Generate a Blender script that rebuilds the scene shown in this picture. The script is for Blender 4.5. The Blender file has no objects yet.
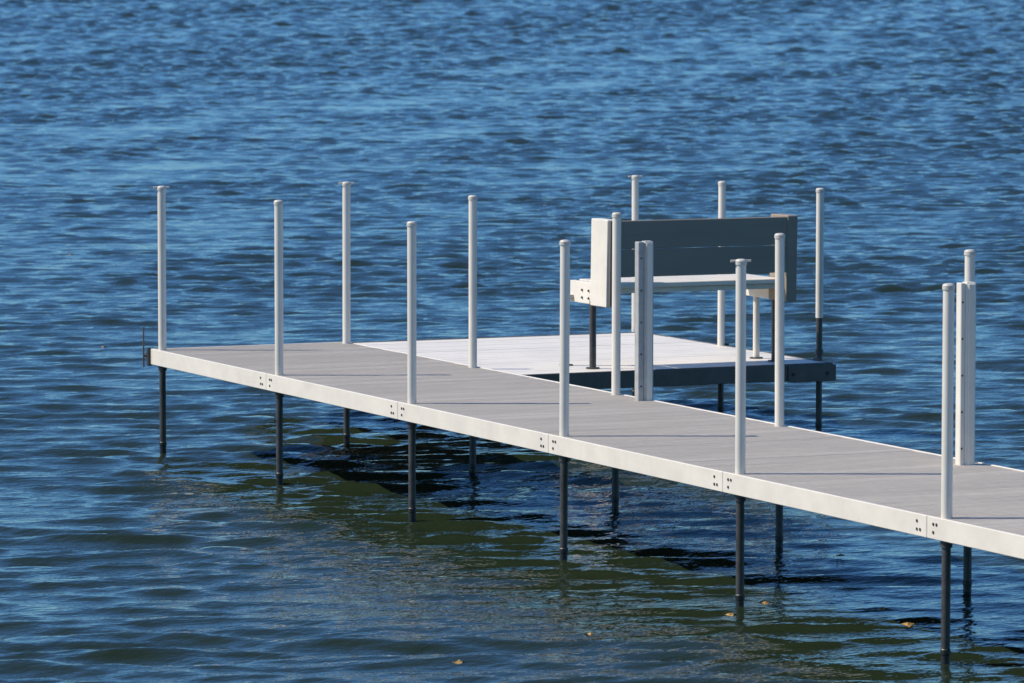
import bpy, bmesh, math, random
import numpy as np
from mathutils import Vector, Matrix
random.seed(4); rng=np.random.default_rng(7)
sc=bpy.context.scene; COL=bpy.context.collection
L=2.44; H=.789; W=1.545; T=2.055
C=np.array([34.5782,-12.82015,3.82496]); yaw=2.71298; pitch=.08057; FPX=4759.67
fw=np.array([math.cos(yaw)*math.cos(pitch),math.sin(yaw)*math.cos(pitch),-math.sin(pitch)])
rt=np.array([math.sin(yaw),-math.cos(yaw),0.]); up=np.cross(rt,fw)
# ---------------- camera ----------------
cam=bpy.data.cameras.new("camera"); co=bpy.data.objects.new("camera",cam); COL.objects.link(co); sc.camera=co
co.matrix_world=Matrix(((rt[0],up[0],-fw[0],C[0]),(rt[1],up[1],-fw[1],C[1]),(rt[2],up[2],-fw[2],C[2]),(0,0,0,1)))
cam.sensor_width=22.3; cam.lens=FPX*22.3/1024; cam.clip_end=20000; cam.clip_start=.1
cam.dof.use_dof=True; cam.dof.focus_distance=32; cam.dof.aperture_fstop=4.5

# ---------------- materials ----------------
def mat(name,col,rough=.5,metal=0,var=.08,nscale=6,bump=0,bscale=60,dirt=None,stretch=(1,1,1)):
    m=bpy.data.materials.new(name); m.use_nodes=True; nt=m.node_tree; N=nt.nodes; K=nt.links
    b=N['Principled BSDF']; b.inputs['Roughness'].default_value=rough; b.inputs['Metallic'].default_value=metal
    tc=N.new('ShaderNodeTexCoord'); mp=N.new('ShaderNodeMapping'); mp.inputs['Scale'].default_value=stretch
    K.new(tc.outputs['Object'],mp.inputs[0])
    n=N.new('ShaderNodeTexNoise'); n.inputs['Scale'].default_value=nscale; n.inputs['Detail'].default_value=6; n.inputs['Roughness'].default_value=.65
    K.new(mp.outputs[0],n.inputs['Vector'])
    r=N.new('ShaderNodeValToRGB'); r.color_ramp.elements[0].position=.3; r.color_ramp.elements[1].position=.7
    c0=dirt if dirt else [c*(1-var*2) for c in col]
    r.color_ramp.elements[0].color=(*c0,1); r.color_ramp.elements[1].color=(*[min(1,c*(1+var*.5)) for c in col],1)
    K.new(n.outputs[0],r.inputs[0]); K.new(r.outputs[0],b.inputs['Base Color'])
    if bump:
        n2=N.new('ShaderNodeTexNoise'); n2.inputs['Scale'].default_value=bscale; K.new(mp.outputs[0],n2.inputs['Vector'])
        bp=N.new('ShaderNodeBump'); bp.inputs['Strength'].default_value=bump; bp.inputs['Distance'].default_value=.004
        K.new(n2.outputs[0],bp.inputs['Height']); K.new(bp.outputs[0],b.inputs['Normal'])
    return m
M_white=mat("cream_vinyl",(.80,.725,.61),.4,var=.06,nscale=5)
M_sleeve=mat("cream_post_sleeve",(.78,.71,.60),.32,var=.05,nscale=4)
M_deck=mat("grey_tan_decking",(.56,.50,.425),.65,var=.09,nscale=3,bump=.3,bscale=90,stretch=(4,.6,1))
M_deck2=mat("grey_tan_decking_light",(.62,.555,.475),.65,var=.09,nscale=3,bump=.3,bscale=90,stretch=(4,.6,1))
M_groove=mat("deck_groove",(.22,.195,.165),.8,var=.1,nscale=5)
M_panel=mat("white_panel",(.80,.73,.63),.5,var=.06,nscale=2)
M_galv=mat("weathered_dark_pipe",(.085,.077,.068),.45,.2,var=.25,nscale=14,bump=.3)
M_galvl=mat("galvanised_channel",(.46,.45,.42),.5,.2,var=.12,nscale=14,bump=.3)
M_wet=mat("wet_algae_pipe",(.022,.022,.016),.4,0,var=.3,nscale=30)
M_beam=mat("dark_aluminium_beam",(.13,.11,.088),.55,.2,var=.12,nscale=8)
M_back=mat("grey_composite_and_shade",(.30,.24,.175),.65,var=.06,nscale=4,stretch=(1,.2,3))  # backrest's own grey; also serves as painted shade on the side boards
M_bolt=mat("dark_bolt",(.04,.04,.04),.5,.5)
M_cap=mat("post_cap",(.66,.60,.51),.35,var=.1,nscale=20)
M_rust=mat("steel_bracket",(.16,.13,.11),.6,.5,var=.3,nscale=30)

# ---------------- mesh helpers ----------------
class MB:
    def __init__(s): s.bm=bmesh.new(); s.mats=[]
    def mi(s,m):
        if m not in s.mats: s.mats.append(m)
        return s.mats.index(m)
    def box(s,a,b,m,bev=.003,shear=None):
        r=bmesh.ops.create_cube(s.bm,size=1); vs=r['verts']
        for v in vs:
            v.co=Vector([(i+j)/2+(j-i)*c for i,j,c in zip(a,b,v.co)])
        fs=set(f for v in vs for f in v.link_faces)
        for f in fs: f.material_index=s.mi(m)
        if shear:
            for v in vs: v.co.x+=shear*(v.co.z-a[2])
        if bev:
            es=list(set(e for v in vs for e in v.link_edges))
            bmesh.ops.bevel(s.bm,geom=es,offset=bev,segments=1,affect='EDGES',profile=.5)
    def lathe(s,p,prof,seg=20,lean=(0,0)):
        rings=[]
        for r,z,m in prof:
            ox=p[0]+lean[0]*z; oy=p[1]+lean[1]*z
            rings.append([s.bm.verts.new((ox+r*math.cos(2*math.pi*i/seg),oy+r*math.sin(2*math.pi*i/seg),z)) for i in range(seg)])
        for k in range(len(rings)-1):
            for i in range(seg):
                f=s.bm.faces.new((rings[k][i],rings[k][(i+1)%seg],rings[k+1][(i+1)%seg],rings[k+1][i]))
                f.smooth=True; f.material_index=s.mi(prof[k][2])
        f=s.bm.faces.new(rings[-1]); f.material_index=s.mi(prof[-1][2])
    def rod(s,a,b,r,m,seg=12):
        a=Vector(a); b=Vector(b); d=b-a; q=d.to_track_quat('Z','Y')
        R=[[],[]]
        for k,c in enumerate((a,b)):
            for i in range(seg):
                t=2*math.pi*i/seg; R[k].append(s.bm.verts.new(c+q@Vector((r*math.cos(t),r*math.sin(t),0))))
        for i in range(seg):
            f=s.bm.faces.new((R[0][i],R[0][(i+1)%seg],R[1][(i+1)%seg],R[1][i])); f.smooth=True; f.material_index=s.mi(m)
        for k in (0,1):
            f=s.bm.faces.new(R[k]); f.material_index=s.mi(m)
    def done(s,name,parent=None):
        bmesh.ops.recalc_face_normals(s.bm,faces=s.bm.faces)
        me=bpy.data.meshes.new(name); s.bm.to_mesh(me); s.bm.free()
        for m in s.mats: me.materials.append(m)
        o=bpy.data.objects.new(name,me); COL.objects.link(o)
        if parent: o.parent=parent
        try:
            me.set_sharp_from_angle(angle=math.radians(35))
        except Exception: pass
        return o
def empty(n):
    e=bpy.data.objects.new(n,None); COL.objects.link(e); return e

# ---------------- dock walkway ----------------
NS=8
dock=empty("boat_dock")
def J(n): return n*L-.12 if n>0 else -.09
for n in range(NS):
    a=J(n)+.0025; b=J(n+1)-.0025
    m=MB()
    m.box((a,-.056,H-.118),(b,-.036,H+.004),M_white)
    m.box((a,-.0355,H-.118),(b,-.012,H-.1),M_white,.001)
    m.box((a,W+.036,H-.118),(b,W+.056,H+.004),M_white)
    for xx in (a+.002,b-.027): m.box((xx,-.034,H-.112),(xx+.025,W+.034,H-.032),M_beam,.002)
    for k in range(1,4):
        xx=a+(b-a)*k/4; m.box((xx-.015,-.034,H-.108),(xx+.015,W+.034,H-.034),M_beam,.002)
    if n==0: m.box((a-.022,-.056,H-.118),(a-.002,W+.056,H+.004),M_white)
    m.done("frame_section",dock)
    m=MB(); cnt=16; pw=(b-a)/cnt
    for i in range(cnt):
        x0=a+i*pw; dz=random.uniform(-.0012,.0012); mm=random.choice((M_deck,M_deck,M_deck2))
        m.box((x0+.003,-.033,H-.03),(x0+pw-.003,W+.033,H+dz),mm,.002)
        for g in (1,2,3,4,5):
            xr=x0+pw*g/6; m.box((xr-.005,-.03,H+dz-.001),(xr+.005,W+.03,H+dz+.0006),M_groove if g%2 else mm,0)
    m.done("deck_planks",dock)
m=MB()
for n in range(1,NS+1):
    for dx,dzs in ((-.225,(-.035,-.08)),(-.19,(-.08,)),(-.045,(-.035,-.08)),(-.01,(-.035,))):
        for dz in dzs:
            m.rod((n*L+dx,-.0555,H+dz),(n*L+dx,-.060,H+dz),.0085,M_bolt)
m.done("fascia_bolts",dock)
m=MB()
m.box((-.17,-.075,H-.09),(-.115,.02,H-.02),M_rust,.004)
m.rod((-.15,-.10,H-.14),(-.15,-.10,H+.17),.006,M_rust)
m.rod((-.15,-.10,H-.05),(-.12,-.03,H-.05),.012,M_rust)
m.rod((-.13,-.06,H-.13),(-.13,-.06,H+.01),.02,M_galv)
m.done("corner_bracket",dock)

def post(x,y,top,zs,handle=0,wet=.10,rs=.031,rp=.025,name="dock_post"):
    m=MB()
    lean=(random.uniform(-.004,.004),random.uniform(-.004,.004))
    x0=x-lean[0]*H; y0=y-lean[1]*H
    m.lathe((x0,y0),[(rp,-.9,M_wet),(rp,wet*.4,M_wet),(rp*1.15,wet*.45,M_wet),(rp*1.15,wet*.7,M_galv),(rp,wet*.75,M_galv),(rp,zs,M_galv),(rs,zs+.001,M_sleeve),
        (rs,top-.035,M_cap),(rs*1.14,top-.034,M_cap),(rs*1.14,top-.012,M_cap),(rs*.9,top-.003,M_cap),(rs*.4,top,M_cap)],lean=lean)
    X=x0+lean[0]*top; Y=y0+lean[1]*top
    if handle:
        m.rod((X-.015*handle,Y-.06,top-.012),(X+.01,Y+.06,top-.012),.007,M_cap)
    if zs>.65: m.lathe((x0,y0),[(rp*1.35,H-.16,M_galv),(rp*1.35,H-.12,M_galv)],lean=lean)
    return m.done(name)
ft=[.008,.012,-.02,-.015,.004,.012,0,0,0]; bt=[.01,.015,.006,-.01,.02,.0,0,0,0]
hd=[1,0,0,0,1,0,0,1,0]
for n in range(NS+1):
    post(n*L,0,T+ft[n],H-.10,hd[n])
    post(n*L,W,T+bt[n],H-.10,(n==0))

def bumper(x,y,top,mm,w0=-.062):
    m=MB()
    m.box((x-.03,y+w0,H-.14),(x+.03,y-.02,top-.004),mm,.004)
    m.box((x-.035,y-.018,H-.14),(x+.035,y+.055,top),M_sleeve,.010)
    m.box((x+.035,y-.006,H-.13),(x+.046,y+.042,top-.01),M_sleeve,.004)
    for k in range(5):
        z=H+.1+k*.22; m.rod((x+.03,y-.04,z),(x+.034,y-.04,z),.006,M_bolt)
    m.done("dock_bumper")
bumper(5.33,W+.00,1.886,M_galvl); bumper(9.86,W-.083,1.888,M_sleeve,-.05)

# ---------------- platform ----------------
PZ=.585; PX0,PX1=-2.38,1.05; PY0,PY1=W+.10,5.29
plat=empty("swim_platform")
m=MB(); cnt=24; pw=(PX1-PX0-.02)/cnt
for i in range(cnt):
    x0=PX0+.01+i*pw; gap=.022 if i%8==0 else .004
    m.box((x0+gap,PY0+.01,PZ-.03),(x0+pw-.003,PY1-.01,PZ+random.uniform(-.002,.001)),M_panel,.003)
m.done("platform_panels",plat)
m=MB()
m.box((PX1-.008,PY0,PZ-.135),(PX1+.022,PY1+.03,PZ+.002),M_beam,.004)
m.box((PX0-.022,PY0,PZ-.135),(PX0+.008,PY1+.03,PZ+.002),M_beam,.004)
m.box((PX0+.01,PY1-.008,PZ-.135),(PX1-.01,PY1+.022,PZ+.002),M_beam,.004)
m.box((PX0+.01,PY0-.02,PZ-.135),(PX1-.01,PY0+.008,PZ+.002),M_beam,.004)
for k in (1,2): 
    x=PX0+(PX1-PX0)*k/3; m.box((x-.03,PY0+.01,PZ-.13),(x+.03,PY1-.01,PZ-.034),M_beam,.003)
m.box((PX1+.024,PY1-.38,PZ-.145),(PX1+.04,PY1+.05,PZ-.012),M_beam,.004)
for y in (PY1-.34,PY1-.03): m.rod((PX1+.04,y,PZ-.08),(PX1+.05,y,PZ-.08),.012,M_bolt)
for x in (.79,-.81,-2.40): m.box((x-.05,PY1+.024,PZ-.11),(x+.05,PY1+.035,PZ+.02),M_galv,.004)
for x in (.12,.9): m.box((x-.03,W+.058,PZ-.12),(x+.03,PY0-.022,H-.02),M_galv,.003)
m.done("platform_frame",plat)
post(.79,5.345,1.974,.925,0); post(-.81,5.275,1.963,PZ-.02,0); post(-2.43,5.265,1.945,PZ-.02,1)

# ---------------- bench ----------------
bench=empty("dock_bench")
m=MB()
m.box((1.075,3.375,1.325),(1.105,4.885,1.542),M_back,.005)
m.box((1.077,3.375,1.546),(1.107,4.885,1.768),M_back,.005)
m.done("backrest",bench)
for y0,mm in ((3.30,M_white),(4.89,M_back)):  # right board coloured darker to paint in its shade; left stays white
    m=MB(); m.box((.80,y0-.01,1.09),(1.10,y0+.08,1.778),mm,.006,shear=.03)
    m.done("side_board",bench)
m=MB(); m.box((1.113,3.305,1.10),(1.125,3.37,1.77),M_back,.003,shear=.02); m.done("edge_shade",bench)  # thin dark plate paints shade onto the left board's near face
m=MB()
for k in range(4):
    x0=.40+k*.162; m.box((x0,3.385,1.235),(x0+.156,4.875,1.272),M_white,.005)
m.done("seat",bench)
m=MB()
for y0 in (3.31,4.88):
    m.box((.39,y0,1.095),(.795,y0+.045,1.265),M_white,.004)
m.box((.43,3.37,1.17),(.47,4.87,1.232),M_white,.003); m.box((.95,3.37,1.19),(.99,4.87,1.232),M_white,.003)
for x in (.62,.74):
    for z in (1.14,1.2): m.rod((x,3.309,z),(x,3.300,z),.009,M_bolt)
m.done("seat_frame",bench)
m=MB()
def leg(x,y,mm):
    m.lathe((x,y),[(.055,PZ+.001,M_galv),(.055,PZ+.01,M_galv),(.027,PZ+.012,mm),(.027,1.12,mm)])
leg(.77,3.33,M_galv); leg(.77,4.95,M_galv); leg(.45,4.95,M_sleeve); leg(.42,3.262,M_sleeve)
m.box((.38,3.24,1.118),(.46,3.312,1.15),M_galvl,.003)
m.done("legs",bench)

# ---------------- water ----------------
g0=np.array([C[0],C[1]]); f2=np.array([math.cos(yaw),math.sin(yaw)]); r2=np.array([math.sin(yaw),-math.cos(yaw)])
vs=[22.0]
while vs[-1]<700: vs.append(vs[-1]+.0017*vs[-1])
while vs[-1]<9000: vs.append(vs[-1]*1.12)
pre=[-400,-200,-100,-50,-20,0,8,14,18,20,21]
v=np.array(pre+vs); nc=380
c=np.linspace(-1,1,nc); ext=np.array([1.06,1.15,1.3,1.6,2.2,3.5,6,12,30])
c=np.concatenate([-ext[::-1],c,ext]); ncol=len(c)
half=4.2+.16*np.clip(v,20,None)
U=half[:,None]*c[None,:]; V=np.repeat(v[:,None],ncol,1)
X=g0[0]+U*r2[0]+V*f2[0]; Y=g0[1]+U*r2[1]+V*f2[1]
dv=np.gradient(v); cell=np.maximum(dv[:,None],np.abs(np.gradient(c))[None,:]*half[:,None])
Z=np.zeros_like(X); DX=np.zeros_like(X); DY=np.zeros_like(X); miss=np.zeros_like(X); K=84
lamb=np.exp(rng.uniform(math.log(.15),math.log(2.4),K)); lamb.sort()
wgt=np.exp(-((np.log(lamb)-math.log(.38))/.62)**2); wgt/=wgt.sum()
gust=1+.2*np.sin(X*.11+Y*.17+1)+.16*np.sin(X*.31-Y*.12+2.2)+.16*np.sin(.53*X+.61*Y)+.16*np.sin(1.1*X-.7*Y+.4)+.14*np.sin(.9*X+1.6*Y)+.12*np.sin(2.3*X-.9*Y+1.4)
gust=gust*(.86+.14*np.clip((V-30)/30,0,1))
for l,wt in zip(lamb,wgt):
    th=yaw+math.pi+.12+rng.normal(0,.38); k=2*math.pi/l; s=.152*math.sqrt(2*wt); a=s/k
    att=np.clip((l/cell-2.2)/1.4,0,1); miss+=wt*(1-att**2)
    ph=k*(X*math.cos(th)+Y*math.sin(th))+rng.uniform(0,6.28)
    A=a*att*gust
    Z+=A*np.sin(ph); DX+=A*.85*np.cos(ph)*math.cos(th); DY+=A*.85*np.cos(ph)*math.sin(th)
# unresolved chop: random facets with the same slope statistics
R=rng.normal(0,1,X.shape); R=(np.roll(R,2,1)*.6+np.roll(R,1,1)+R*1.2+np.roll(R,-1,1)+np.roll(R,-2,1)*.6)/2.05
dvf=np.minimum(dv,3.0)[:,None]
okc=(np.abs(c)<=1.0)[None,:]
Z+=np.where((V>21)&(V<5000)&okc,np.sqrt(miss)*dvf*.125*R*gust,0)
X=X+DX; Y=Y+DY
nr=len(v); co3=np.stack([X,Y,Z],-1).reshape(-1,3).astype(np.float32)
i=np.arange((nr-1)*(ncol)).reshape(nr-1,ncol)[:,:-1].ravel()
quads=np.stack([i,i+1,i+1+ncol,i+ncol],-1).astype(np.int32)
me=bpy.data.meshes.new("lake_water"); nq=len(quads)
me.vertices.add(len(co3)); me.vertices.foreach_set("co",co3.ravel())
me.loops.add(nq*4); me.loops.foreach_set("vertex_index",quads.ravel())
me.polygons.add(nq); me.polygons.foreach_set("loop_start",np.arange(0,nq*4,4,dtype=np.int32)); me.polygons.foreach_set("loop_total",np.full(nq,4,dtype=np.int32))
me.polygons.foreach_set("use_smooth",np.ones(nq,dtype=bool))
me.update(calc_edges=True); me.validate()
wo=bpy.data.objects.new("lake_water",me); COL.objects.link(wo)
if me.polygons[len(me.polygons)//2].normal.z<0: me.flip_normals()
m=bpy.data.materials.new("lake_water"); m.use_nodes=True; N=m.node_tree.nodes; K=m.node_tree.links; b=N['Principled BSDF']
b.inputs['Base Color'].default_value=(.017,.027,.013,1); b.inputs['Roughness'].default_value=.04; b.inputs['IOR'].default_value=1.333
tc=N.new('ShaderNodeTexCoord'); mp=N.new('ShaderNodeMapping'); mp.inputs['Rotation'].default_value=(0,0,-yaw); mp.inputs['Scale'].default_value=(1,.5,1)
K.new(tc.outputs['Object'],mp.inputs[0])
n1=N.new('ShaderNodeTexNoise'); n1.inputs['Scale'].default_value=9; n1.inputs['Detail'].default_value=3; n1.inputs['Roughness'].default_value=.6
K.new(mp.outputs[0],n1.inputs['Vector'])
b1=N.new('ShaderNodeBump'); b1.inputs['Strength'].default_value=1; b1.inputs['Distance'].default_value=.015; K.new(n1.outputs[0],b1.inputs['Height'])
K.new(b1.outputs[0],b.inputs['Normal'])
me.materials.append(m)

# ---------------- distant wooded shore ----------------
M_tree=mat("distant_foliage",(.06,.075,.03),.9,var=.4,nscale=.06)
n=900; ang=np.linspace(-1.25,1.25,n); bm=bmesh.new(); prev=None
hh=16+4*np.sin(ang*9)+3*np.sin(ang*23+1)+2*rng.random(n)+2*np.sin(ang*71)+1.5*np.sin(ang*173)
for k in range(n):
    Rr=1500+60*math.sin(ang[k]*5); d=f2*math.cos(ang[k])+r2*math.sin(ang[k]); ring=[]
    for q,(dr,fz) in enumerate(((0,-.02),(2,.3),(6,.62),(12,.88),(20,1.0),(60,.9))):
        P=g0+d*(Rr+dr+rng.uniform(-2.5,2.5)); ring.append(bm.verts.new((P[0],P[1],hh[k]*fz+rng.uniform(-1,1)*(q>0))))
    if prev:
        for q in range(5): bm.faces.new((prev[q],ring[q],ring[q+1],prev[q+1]))
    prev=ring
me2=bpy.data.meshes.new("distant_trees"); bm.to_mesh(me2); bm.free(); me2.materials.append(M_tree)
COL.objects.link(bpy.data.objects.new("distant_trees",me2))

# ---------------- floating leaves (world positions on the water) ----------------
M_leaf=mat("autumn_leaf",(.42,.25,.07),.6,var=.3,nscale=30)
def ground(px,py):
    d=fw+rt*(px-512)/FPX-up*(py-341.5)/FPX; return C+d*(-C[2]/d[2])
bm=bmesh.new()
leafpos=[ground(765,608),ground(908,630),ground(882,614),ground(458,668),ground(103,350),ground(70,257),ground(163,99),ground(640,500),ground(470,62),ground(875,160),ground(730,620),ground(590,640),ground(840,560)]
for q,P in enumerate(leafpos):
    s=.065 if q<2 else random.uniform(.03,.05); a0=random.uniform(0,6.3)
    vsx=[]
    for k in range(10):
        t=a0+k*math.pi/5; r=s*(1 if k%2==0 else .55)
        vsx.append(bm.verts.new((P[0]+r*math.cos(t),P[1]+r*math.sin(t),.032+.008*math.sin(3*t))))
    cv=bm.verts.new((P[0],P[1],.024))
    for k in range(10): bm.faces.new((vsx[k],vsx[(k+1)%10],cv))
me3=bpy.data.meshes.new("floating_leaves"); bm.to_mesh(me3); bm.free(); me3.materials.append(M_leaf)
COL.objects.link(bpy.data.objects.new("floating_leaves",me3))

# ---------------- light ----------------
el=math.radians(46); sd=-rt*math.cos(el); sd[2]=math.sin(el)
w=bpy.data.worlds.new("World"); sc.world=w; w.use_nodes=True; WN=w.node_tree.nodes; WK=w.node_tree.links
s=WN.new("ShaderNodeTexSky"); s.sky_type='NISHITA'; s.sun_disc=False; s.sun_elevation=el
s.sun_rotation=math.atan2(sd[0],sd[1]); s.air_density=1; s.dust_density=0; s.ozone_density=6
mx=WN.new("ShaderNodeMix"); mx.data_type='RGBA'; mx.blend_type='MULTIPLY'; mx.inputs[0].default_value=1
mx.inputs[7].default_value=(.54,.88,1.15,1)
WK.new(s.outputs[0],mx.inputs[6]); WK.new(mx.outputs[2],WN['Background'].inputs[0]); WN['Background'].inputs[1].default_value=.12
l=bpy.data.lights.new("sun",'SUN'); l.energy=5.0; l.angle=math.radians(.5); l.color=(1,.925,.80)
lo=bpy.data.objects.new("sun",l); COL.objects.link(lo); lo.rotation_euler=Vector(sd).to_track_quat('Z','Y').to_euler()
sc.view_settings.view_transform='Standard'; sc.view_settings.look='None'; sc.view_settings.exposure=0
